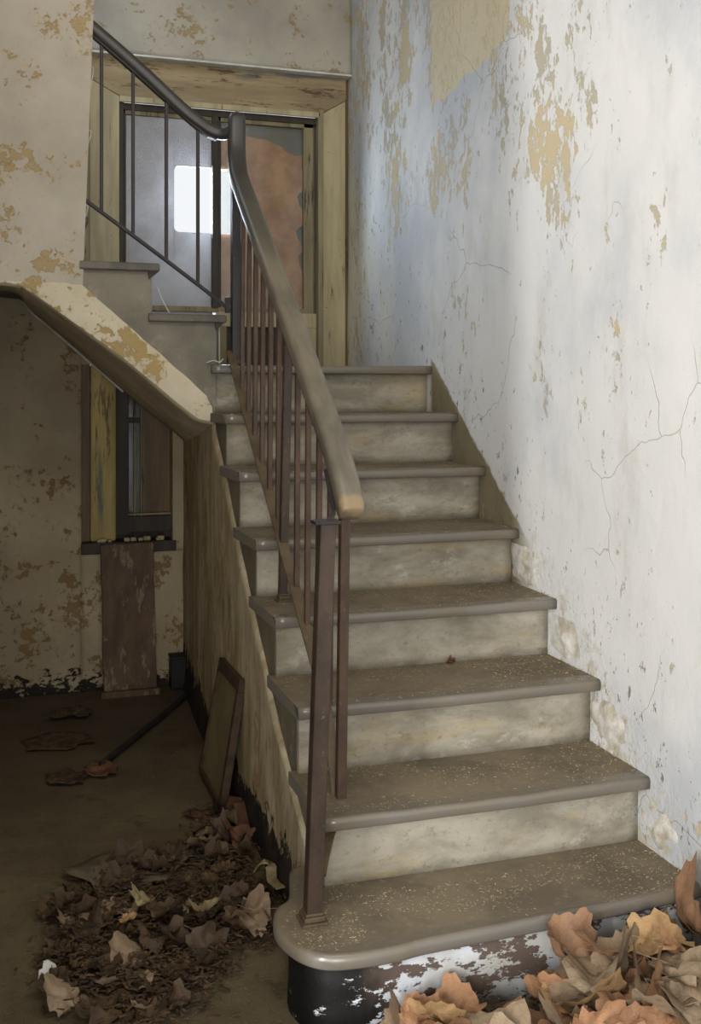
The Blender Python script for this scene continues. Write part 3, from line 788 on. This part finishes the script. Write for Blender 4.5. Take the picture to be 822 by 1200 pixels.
# newels
n1 = bar('newel_post', (-.047, .152, .18), (-.016, .152, 1.020), .034, 'newel'); n1['label'] = 'tall bottom newel post leaning slightly'
def base(x, yy, z, w):
    bm = bmesh.new(); box_bm(x-w*.85, x+w*.85, yy-w*.85, yy+w*.85, z, z+.007, bm); box_bm(x-w*.68, x+w*.68, yy-w*.68, yy+w*.68, z+.007, z+.018, bm)
    box_bm(x-w*.58, x+w*.58, yy-w*.58, yy+w*.58, z+.018, z+.024, bm); bev(bm, .002, 1)
    keep(bm_obj('base_plate', bm, M['strap']), rl)
base(-.047, .152, .174, .034)
pl = box('cap_plate', -.046, .010, .128, .172, 1.020, 1.028, M['thin_iron'], None, .002); keep(pl, rl)
bar('newel_post', (XR-.006, .93, .70), (XR, .885, railz(.885)-.028), .0235, 'newel'); base(XR-.004, .925, .699, .025)
bar('end_post', (XR-.008, .352, .330), (XR, .344, railz(.34)-.020), .0225, 'iron')
o = bar('newel_post', (.100, 1.700, 1.398), (.100, 1.700, 2.13), .040, 'newel_dark'); base(.100, 1.70, 1.398, .034)
# flat bottom strap, curling down to the end post and back to the newel
SP = [(XR-.010, 1.70, strapz(1.70)), (XR-.010, 1.2, strapz(1.2)), (XR-.010, .75, strapz(.75)), (XR-.010, .52, strapz(.52)), (XR-.010, .447, .485), (XR-.010, .405, .42), (XR-.010, .375, .36), (XR-.014, .352, .330)]
def flat(name, P, w, t, mat, up=(0, 0, 1), k=5):
    o = sweep(name, spline(P, k), rrect(w, t, .001, 1), M[mat], up=up, smooth=False); keep(o, rl); return o
sidev = (0, 0, 1)
flat('bottom_rail', SP, .030, .006, 'strap')
o = flat('bottom_strap', [(XR-.008, .352, .330), (.050, .310, .318), (.010, .24, .285), (-.020, .180, .255)], .022, .005, 'strap', up=(0, 0, 1)); 
# flat iron under the handrail and the bracket to the bottom newel
flat('rail_strap', [(XR-.012, 1.66, railz(1.66)-.030), (XR-.012, 1.2, railz(1.2)-.030), (XR-.012, .8, railz(.8)-.030), (XR-.012, .45, railz(.45)-.030), (XR-.012, .36, railz(.36)-.030)], .028, .005, 'thin_iron')
flat('bracket', [(XR-.030, .40, railz(.40)-.026), (XR-.036, .335, 1.055), (.040, .285, 1.030), (.020, .23, 1.026), (-.010, .16, 1.026)], .010, .006, 'thin_iron')
# handrail of the lower flight with its vertical easing at the landing
HP = [(XR-.002, .286, 1.024), (XR-.001, .308, 1.048), (XR, .353, 1.101), (XR, .481, 1.215), (XR, .799, 1.460), (XR, 1.075, 1.665), (XR, 1.35, 1.870), (XR, 1.56, 2.025), (XR+.004, 1.635, 2.095), (XR+.008, 1.672, 2.17), (XR+.010, 1.680, 2.275)]
pts = spline(HP, 5); NP = len(pts)
def hprof(i):
    w, h = .062, .052
    if i < 3: f = (.90, .96, .99)[i]; w *= f; h *= f
    return rrect(w, h, .016*min(w/.062, 1), 4)
def rail_sweep():
    vs = []; fs = []; n = len(hprof(10))
    for i, p in enumerate(pts):
        d = (pts[min(i+1, NP-1)]-pts[max(i-1, 0)]).normalized(); s = Vector((1, 0, 0)); w = s.cross(d).normalized()
        for a, b_ in hprof(i): vs.append(tuple(p+s*a+w*b_))
    # domed ends
    for e, i0, dr in ((0, 0, -1), (1, NP-1, 1)):
        d = (pts[1]-pts[0]).normalized() if e == 0 else (pts[-1]-pts[-2]).normalized()
        c = pts[i0]+d*dr*(.005 if e == 0 else .028)
        w = Vector((1, 0, 0)).cross(d).normalized(); 
        for a, b_ in hprof(i0): vs.append(tuple(pts[i0]+d*dr*(.004 if e == 0 else .019)+Vector((1, 0, 0))*a*(.88 if e == 0 else .75)+w*b_*(.85 if e == 0 else .75)))
        vs.append(tuple(c))
    for i in range(NP-1):
        for j in range(n): fs.append((i*n+j, i*n+(j+1) % n, (i+1)*n+(j+1) % n, (i+1)*n+j))
    k = NP*n
    for j in range(n):
        fs.append((j, k+j, k+(j+1) % n, (j+1) % n)); fs.append((k+j, k+n, k+(j+1) % n))
        q = k+n+1; l = (NP-1)*n
        fs.append((l+j, l+(j+1) % n, q+(j+1) % n, q+j)); fs.append((q+j, q+(j+1) % n, q+n))
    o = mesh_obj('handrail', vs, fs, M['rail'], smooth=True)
    bm = bmesh.new(); bm.from_mesh(o.data); bmesh.ops.recalc_face_normals(bm, faces=bm.faces); bm.to_mesh(o.data); bm.free()
    keep(o, rl)
rail_sweep()
# upper flight railing
YU = 1.722
UP = [(.085, 1.690, 2.238), (.05, YU-.008, 2.228), (.01, YU, 2.238), (-.04, YU, 2.268), (-.10, YU, 2.312), (-.25, YU, 2.440), (-.41, YU, 2.566), (-.60, YU, 2.71)]
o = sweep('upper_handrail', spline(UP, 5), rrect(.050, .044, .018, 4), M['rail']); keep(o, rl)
flat('rail_strap', [(.03, YU, 2.206), (-.04, YU, 2.240), (-.25, YU, 2.411), (-.41, YU, 2.538), (-.6, YU, 2.69)], .026, .007, 'thin_iron')
flat('bottom_rail', [(.085, YU, 1.592), (-.037, YU, 1.684), (-.25, YU, 1.838), (-.425, YU, 1.962), (-.60, YU, 2.09)], .022, .011, 'thin_iron')
for x in (-.373, -.265, -.149, -.037):
    z0 = 1.962+(-.425-x)*.718; z1 = 2.566+(-.41-x)*.79-.026
    if x > -.05: z1 = 2.24
    bar('upper_baluster', (x, YU, z0), (x, YU, z1), .0120, 'thin_iron')
tb = box('bracket_tab', .060, .082, 1.705, 1.725, 1.585, 1.640, M['thin_iron'], None, .002); keep(tb, rl)

# ------------------------------------------------------------------ things lying about
# plank leaning on the back wall under the window
pk = empty('leaning_plank', (-.19, 2.6, 0), 'wide peeling brown plank standing against the wall under the window', 'plank')
bm = box_bm(-.112, .112, -.010, .010, 0, .63)
bmesh.ops.subdivide_edges(bm, edges=[e for e in bm.edges if abs(e.verts[0].co.z-e.verts[1].co.z) > .3], cuts=10)
for v in bm.verts: v.co.x += .004*noise.noise(Vector((v.co.z*9, v.co.x*3, 0))); v.co.y += .002*noise.noise(Vector((v.co.z*6, v.co.x*3, 5)))
bev(bm, .002, 1)
o = bm_obj('board', bm, M['plank'], pk); o.location = (0, -.025, .012); o.rotation_euler = (R(-4.5), R(-1), 0)
o = box('batten', -.125, .122, -.07, -.045, -.004, .024, M['plank'], pk, .003)
o = box('batten', -.12, .09, -.045, -.030, .014, .020, M['bark'], pk, .001)
bx = empty('dark_box', (.02, 2.60, 0), 'small black box in the dark corner beside the plank', 'box')
box('body', -.035, .038, -.03, .055, 0, .13, M['black'], bx, .004); box('lid', -.038, .041, -.033, .055, .13, .142, M['black'], bx, .003)
# framed panel leaning on the side of the stairs
fr = empty('framed_panel', (-.045, 1.38, 0), 'olive panel in dark frame leaning against side of stairs', 'frame')
def framed():
    # local axes: u along y (length .36), v up; stands leaning to the wall (+x)
    b0, b1 = Vector((-.046, 1.558, .004)), Vector((-.042, 1.190, .004))
    t0, t1 = Vector((.010, 1.47, .410)), Vector((.010, 1.13, .425))
    nrm = ((b1-b0).cross(t0-b0)).normalized()
    if nrm.x > 0: nrm = -nrm
    def P(u, v, w):
        return (b0*(1-u)*(1-v)+b1*u*(1-v)+t0*(1-u)*v+t1*u*v)+nrm*w
    def boxuv(u0, u1, v0, v1, w0, w1, bm=None):
        bm = bm or bmesh.new()
        vv = [bm.verts.new(P(*q)) for q in ((u0,v0,w0),(u1,v0,w0),(u1,v1,w0),(u0,v1,w0),(u0,v0,w1),(u1,v0,w1),(u1,v1,w1),(u0,v1,w1))]
        for f in ((0,3,2,1),(4,5,6,7),(0,1,5,4),(1,2,6,5),(2,3,7,6),(3,0,4,7)): bm.faces.new([vv[i] for i in f])
        return bm
    for a in ((0, 1, 0, .045), (0, 1, .90, 1), (0, .05, .045, .90), (.92, 1, .045, .90)):
        bm = boxuv(*a, -.008, .016); bev(bm, .002, 1); keep(bm_obj('frame_rail', bm, M['panel_frame']), fr)
    keep(bm_obj('panel', boxuv(.05, .92, .045, .90, 0, .008), M['panel']), fr)
framed()
# stick on the floor
P = spline([(-.375, 1.70, .014), (-.25, 1.92, .016), (-.1, 2.19, .014), (.035, 2.43, .02)], 5)
o = sweep('stick', P, lambda i: [(a*(1+.15*noise.noise(Vector((i, 1, 1)))), b_*(1+.15*noise.noise(Vector((i, 3, 1))))) for a, b_ in circ(.012, 7)], M['stick'])
tag(o, 'long dark stick lying on the floor toward the far corner', 'stick')

def crumple(name, outline, z, mat, label, cat, amp=.012, sc=14, curl=0.0, seed=0, loc=None, rot=None, group=None, thick=.0015, rag=.35):
    """a thin crumpled sheet with the given outline (fan of rings)"""
    cx = sum(p[0] for p in outline)/len(outline); cy = sum(p[1] for p in outline)/len(outline)
    P = spline([(p[0], p[1], 0) for p in outline+[outline[0]]], 4)[:-1]; n = len(P)
    vs = [(0, 0, z+amp*.5)]; fs = []; rings = 6
    for r in range(1, rings+1):
        t = r/rings
        for i, p in enumerate(P):
            j = 1+(rag*noise.noise(Vector((i*.9, seed, 0))) if r >= rings-1 else 0)
            x = (p.x-cx)*t*j; y_ = (p.y-cy)*t*j
            q = noise.noise(Vector((x*sc+seed, y_*sc, seed)))
            vs.append((x, y_, z+amp*(.9+q*1.6)*(1 if amp > 0 else 0)+curl*t*t*(.6+.8*noise.noise(Vector((math.cos(i/n*6.28)*1.5, math.sin(i/n*6.28)*1.5, seed+9))))))
    for i in range(n): fs.append((0, 1+i, 1+(i+1) % n))
    for r in range(rings-1):
        for i in range(n):
            a = 1+r*n+i; b_ = 1+r*n+(i+1) % n; fs.append((a, a+n, b_+n, b_))
    o = mesh_obj(name, vs, fs, mat, smooth=True); o.location = loc or (cx, cy, 0)
    if rot: o.rotation_euler = rot
    md = o.modifiers.new('t', 'SOLIDIFY'); md.thickness = thick
    return tag(o, label, cat, group)
crumple('crumpled_sheet', [(-.535, .905), (-.45, .78), (-.36, .76), (-.25, .80), (-.175, .985), (-.26, .97), (-.40, .99)], .004, M['paper'], 'flat crumpled dirty sheet lying on the floor behind the leaf pile', 'sheet', .012, 16, .004, 3)
crumple('dark_rag', [(-.54, 2.30), (-.42, 2.27), (-.36, 2.32), (-.42, 2.38), (-.50, 2.37)], .002, M['litter'], 'dark scrap on the floor nearest the far wall at left', 'scrap', .010, 30, .01, 5, group=None)
crumple('dark_rag', [(-.62, 1.95), (-.45, 1.93), (-.38, 2.03), (-.47, 2.12), (-.62, 2.08)], .001, M['litter'], 'broad flat dark scrap in middle of the left floor', 'scrap', .004, 20, .003, 6)
crumple('dark_rag', [(-.55, 1.58), (-.46, 1.56), (-.43, 1.63), (-.50, 1.69), (-.56, 1.65)], .002, M['litter'], 'small dark scrap on left floor in front of the stick', 'scrap', .008, 34, .006, 7)
crumple('dark_rag', [(-.43, 1.62), (-.35, 1.60), (-.32, 1.68), (-.38, 1.73), (-.43, 1.69)], .002, M['bark'], 'reddish scrap lying at the near end of the stick', 'scrap', .010, 34, .008, 8)
crumple('pale_chip', [(-.605, .375), (-.572, .360), (-.560, .395), (-.580, .430), (-.600, .405)], .008, M['white'], 'pale plaster chip at the left edge of the leaf pile', 'chip', .01, 20, .02, 2, rot=(R(25), 0, 0))
def strip(name, P, w, mat, label, cat, up=(0, 0, 1)):
    o = sweep(name, spline(P, 6), lambda i: rrect(w*(1+.25*noise.noise(Vector((i*.5, 2, 2)))), .003, .001, 1), M[mat], up=up); return tag(o, label, cat)
strip('curled_flap', [(-.15, 1.225, .008), (-.11, 1.17, .012), (-.06, 1.13, .010), (-.03, 1.13, .030), (-.01, 1.16, .055), (.0, 1.17, .050)], .05, 'bark', 'curled reddish strip at the foot of the framed panel', 'strip')
strip('curled_flap', [(-.04, 1.00, .010), (-.005, 1.01, .014), (.0, 1.06, .034), (.0, 1.12, .060)], .06, 'bark', 'upright curled reddish strip against the stair side', 'strip')
strip('paper_roll', [(-.045, .72, .03), (-.03, .705, .06), (-.01, .70, .05), (-.015, .66, .030), (-.005, .60, .034)], .028, 'leaf_pale', 'pale curled scrap at foot of stair side by the bottom step', 'scrap')
strip('white_scrap', [(-.01, 1.695, 1.404), (.012, 1.69, 1.412), (.035, 1.70, 1.406), (.05, 1.70, 1.418)], .014, 'white', 'white twisted scrap on left end of the landing edge', 'scrap')
strip('dangling_strand', [(-.185, 1.69, 1.67), (-.17, 1.688, 1.63), (-.150, 1.686, 1.590), (-.142, 1.686, 1.577)], .003, 'white', 'thin pale strand hanging on the second upper step', 'strand')

# ---- leaves
def leaf_mesh(name, seed, size, curl, ragged, mat, rings=7, n=50):
    rnd = random.Random(seed)
    lobes = [(0, 1.0), (55, .90), (-55, .90), (112, .72), (-112, .72)]
    vs = [(0, 0, 0)]; fs = []
    bend_a = rnd.uniform(0, math.pi); k1 = rnd.uniform(.5, 1.0)*curl; k2 = rnd.uniform(-.7, .5)*curl
    for r in range(1, rings+1):
        t = r/rings
        for i in range(n):
            a = -180+360*i/n
            rad = .58
            for la, lr in lobes:
                d = abs((a-la+180) % 360-180)
                rad = max(rad, lr*(.50+.50*math.cos(R(min(d, 60)*1.5))))
            rad *= 1+.05*math.sin(i*2.3+seed)*(t > .8)
            rad *= 1+ragged*noise.noise(Vector((math.cos(R(a))*2.2, math.sin(R(a))*2.2, seed)))
            R_ = rad*t*size; x = R_*math.sin(R(a)); y_ = R_*math.cos(R(a))
            u = x*math.cos(bend_a)+y_*math.sin(bend_a); v = -x*math.sin(bend_a)+y_*math.cos(bend_a)
            z = (k1*u*u+k2*v*v)/size*1.1
            z += size*.13*noise.noise(Vector((x/size*2.6, y_/size*2.6, seed*1.3)))*(1+curl)
            z += size*.05*noise.noise(Vector((x/size*7, y_/size*7, seed*2.3)))
            # edges roll over
            z += size*.22*curl*max(0, t-.65)*noise.noise(Vector((math.cos(R(a))*1.6, math.sin(R(a))*1.6, seed+11)))*2.5
            for la, lr in lobes[:3]:
                d = abs((a-la+180) % 360-180)
                if d < 5: z -= size*.015
            vs.append((x, y_, z))
    for i in range(n): fs.append((0, 1+i, 1+(i+1) % n))
    for r in range(rings-1):
        for i in range(n):
            a = 1+r*n+i; b_ = 1+r*n+(i+1) % n; fs.append((a, a+n, b_+n, b_))
    me = bpy.data.meshes.new(name); me.from_pydata(vs, [], fs); me.materials.append(mat)
    me.polygons.foreach_set('use_smooth', [True]*len(me.polygons)); return me
def stem_mesh(size, mat, seed):
    P = spline([(0, size*.75, .002), (0, size*.3, -.002), (0, 0, -.002), (size*.04, -size*.4, .004+size*.05), (size*.1, -size*.8, size*.18)], 3)
    vs = []; fs = []; n = 4
    for i, p in enumerate(P):
        r = size*.012*(1-.5*abs(i/len(P)-.6))
        for j in range(n):
            a = 2*math.pi*j/n; vs.append((p.x+r*math.cos(a), p.y, p.z+r*math.sin(a)))
    for i in range(len(P)-1):
        for j in range(n): fs.append((i*n+j, i*n+(j+1) % n, (i+1)*n+(j+1) % n, (i+1)*n+j))
    me = bpy.data.meshes.new('leaf_stem'); me.from_pydata(vs, [], fs); me.materials.append(mat); return me
BIG = []
for i in range(12):
    sz = random.uniform(.078, .118); mt = M[('leaf_a', 'leaf_a', 'leaf_b', 'leaf_a', 'leaf_y', 'leaf_b')[i % 6]]
    BIG.append((leaf_mesh('dry_leaf', i*3.1+1, sz, random.uniform(.25, 1.0), .28, mt), stem_mesh(sz, mt, i)))
SMALL = []
for i in range(14):
    sz = random.uniform(.030, .058); mt = M[('leaf_c', 'leaf_b', 'leaf_c', 'leaf_c', 'leaf_b', 'leaf_c', 'leaf_c')[i % 7]]
    SMALL.append((leaf_mesh('dry_leaf', i*5.3+2, sz, random.uniform(.4, 1.4), .4, mt, 5, 36), stem_mesh(sz, mt, i)))
def leaf(pair, loc, rot, label, group=None, sc=1.0, mat=None):
    me, sm = pair
    o = bpy.data.objects.new('dry_leaf', me); C.objects.link(o); o.location = loc; o.rotation_euler = rot; o.scale = (sc,)*3
    s = bpy.data.objects.new('leaf_stem', sm); C.objects.link(s); s.parent = o
    if mat:
        for q in (o, s): q.data = q.data.copy(); q.data.materials[0] = mat
    return tag(o, label, 'leaf', group)
GR = 'large dry leaves heaped against the bottom step'
def rpile(x): return .012+.125*max(0, min(1, (x-.15)/.45))
cnt = 0
for layer in range(4):
    for k in range(24):
        x = random.uniform(.10, .80); yy = random.uniform(-.36, -.035)
        if x < .32 and yy > -.03-.25*(x-.1)/.22 and layer > 1: continue
        z = .012+(rpile(x)*(layer+.6)/4)*(1.0 if yy > -.2 else .8)
        yy = min(yy, -.045)
        rot = (R(random.gauss(8, 15)), R(random.gauss(0, 15)), random.uniform(0, 6.28))
        p = random.choice(BIG)
        col = {'leaf_tan': 'reddish tan', 'leaf_grey_brown': 'grey brown', 'leaf_yellow_tan': 'yellowish tan'}[p[0].materials[0].name]
        where = 'at left end of' if x < .33 else ('in middle of' if x < .58 else 'at wall end of')
        dep = 'touching the riser' if yy > -.12 else ('midway out' if yy > -.24 else 'at the outer side')
        leaf(p, (x, yy, z+.012), rot, '%s dry leaf %s %s right heap, %s' % (col, 'high' if layer > 1 else 'low', where, dep), GR); cnt += 1
# a few that stand out
leaf(BIG[3], (.155, -.045, .045), (R(30), R(-8), 2.6), 'flat orange-tan leaf at the left end of the right-hand leaf heap', None, .95, M['leaf_y'])
leaf(BIG[0], (.46, -.050, .120), (R(35), R(6), .4), 'reddish-tan leaf leaning highest on the bottom riser', None, 1.0, M['leaf_a'])
leaf(BIG[4], (.76, -.055, .125), (R(48), R(12), 1.4), 'tall curled tan leaf standing near the right wall', None, 1.0, M['leaf_a'])
# left pile
GL = 'small dark dry leaves in the pile on the left floor'
def inside(x, yy):
    a = ((x+.25)/.32)**2+((yy-.66)/.27)**2 < 1
    b_ = ((x+.40)/.20)**2+((yy-.43)/.24)**2 < 1
    c = ((x+.06)/.10)**2+((yy-1.0)/.22)**2 < 1
    return (a or b_ or c) and noise.noise(Vector((x*7, yy*7, 4))) > -.28 and x < -.01-.02 and not (((x-.0)/.16)**2+((yy-.16)/.17)**2 < 1)
cnt = 0
while cnt < 105:
    x, yy = random.uniform(-.62, .0), random.uniform(.15, 1.25)
    if not inside(x, yy): continue
    z = .008+random.random()*.036*(1 if x > -.35 else .5)
    p = random.choice(SMALL)
    leaf(p, (x, yy, z), (R(random.gauss(0, 14)), R(random.gauss(0, 14)), random.uniform(0, 6.28)), 'small %s dry leaf %s of left floor pile, %s' % ('grey brown' if p[0].materials[0].name == 'leaf_grey_brown' else 'dark brown', 'near far tail' if yy > .95 else ('in back part' if yy > .68 else ('in middle' if yy > .42 else 'in front part')), 'by stair side' if x > -.2 else ('halfway along' if x > -.38 else 'toward its left edge')), GL, random.uniform(.8, 1.15)); cnt += 1
leaf(SMALL[3], (-.215, .50, .062), (R(12), R(8), 2.9), 'pale khaki lobed leaf on top of the left pile', None, 1.1, M['leaf_pale'])
leaf(SMALL[5], (-.10, .46, .060), (R(8), R(-10), 1.1), 'broad grey-brown leaf at right side of the left pile', None, 1.15, M['leaf_b'])
leaf(SMALL[1], (-.35, .60, .050), (R(-6), R(10), .3), 'pale grey leaf toward the back of the left pile', None, 1.0, M['leaf_pale'])
leaf(SMALL[8], (-.40, .53, .050), (R(10), R(14), 4.0), 'yellowish tan leaf near middle of the left pile', None, .85, M['leaf_y'])
leaf(SMALL[2], (-.05, .92, .040), (R(10), R(-30), 2.0), 'reddish brown leaf beside the stair side behind the pile', None, 1.1, M['bark'])
leaf(SMALL[0], (.53, .75, ZK[3]+.006), (0, R(-6), 1.2), 'small reddish brown leaf alone on the third tread', None, .65, M['bark'])

# ---- crumbs and flakes (uncountable)
def flakes(name, spots, mat, smin, smax, parent=None, label=None, cat=None):
    vs, fs = [], []
    for (x, yy, z) in spots:
        s = random.uniform(smin, smax); a = random.uniform(0, 6.28); l = s*random.uniform(1, 2.2); c, d = math.cos(a), math.sin(a)
        k = len(vs); t = random.uniform(-.5, .5)*s; h = s*.35
        for (u, v, w) in ((-l, -s*.6, 0), (l, -s*.4, max(0, t)), (l*.8, s*.6, max(0, t)), (-l*.9, s*.5, max(0, -t)), (0, 0, h)):
            vs.append((x+(u*c-v*d)*.5, yy+(u*d+v*c)*.5, z+w*.6+.0004))
        fs += [(k, k+1, k+4), (k+1, k+2, k+4), (k+2, k+3, k+4), (k+3, k, k+4)]
    o = mesh_obj(name, vs, fs, mat, parent); o['kind'] = 'stuff'
    if label: tag(o, label, cat)
    return o
sp = []
for k in range(1, 8):
    z = ZK.get(k, .175); y0 = YK.get(k, .02)+.012; y1 = k*T+NOSE-.004
    for _ in range(1500 if k < 5 else 700):
        x = random.uniform(.02, W-.01); u = random.random(); u = 1-(1-u)**1.5 if k > 1 else u
        yy = y0+(y1-y0)*u
        if k == 1 and x < .05: yy = max(yy, .06)
        if noise.noise(Vector((x*5, yy*9, k))) < -.15+random.random()*.2 - (.3 if x > .6 else 0): continue
        dip = -.003*math.sin(math.pi*min(1, x/W*1.1))*max(0, 1-(yy-y0)/(y1-y0)) if k > 1 else 0
        sp.append((x, yy, z+dip))
for _ in range(300):
    x = random.uniform(-.10, .05); yy = random.uniform(.02, .24)
    if (x+.02)**2/.0085+(yy-.13)**2/.0125 < 1: sp.append((x, yy, .175))
flakes('tread_flakes', sp, M['flake'], .0014, .0046, None, 'pale plaster flakes and crumbs scattered over the treads', 'debris')
sp = []
for _ in range(5200):
    x = random.uniform(-.9, .0); yy = random.uniform(-.3, 2.55)**1.0
    if random.random() < (yy-.2)/2.6: continue
    sp.append((x, yy, .001))
flakes('floor_crumbs', sp, M['flake_dark'], .002, .006, None, 'fine crumbs of plaster and grit scattered over the left floor', 'debris')
sp = []
while len(sp) < 7000:
    x, yy = random.uniform(-.68, .0), random.uniform(.1, 1.35)
    if inside(x*1.03+.03*random.gauss(0, 1), yy+.04*random.gauss(0, 1)): sp.append((x, yy, .001+.030*random.random()**1.5))
flakes('leaf_litter', sp, M['litter'], .004, .016, None, 'dark shredded leaf litter spread under the left leaf pile', 'debris')
sp = [(random.uniform(.03, W-.02), random.uniform(-.4, .03), .002+.02*random.random()) for _ in range(900)]
flakes('leaf_litter', sp, M['litter'], .006, .018, None, 'dark leaf litter under the right heap along the bottom riser', 'debris')
sp = []
for k in range(1, 8):     # crumbled mortar along the foot of the right wall
    for _ in range(16):
        yy = (k-1)*T+random.uniform(.02, T); z = (ZK.get(k, .175))
        sp.append((W-.02*random.random()**1.5-.004, yy, z+.004*random.random()))
flakes('mortar_crumbs', sp, M['flake'], .003, .008, None, 'pale mortar crumbs along the foot of the right wall', 'debris')
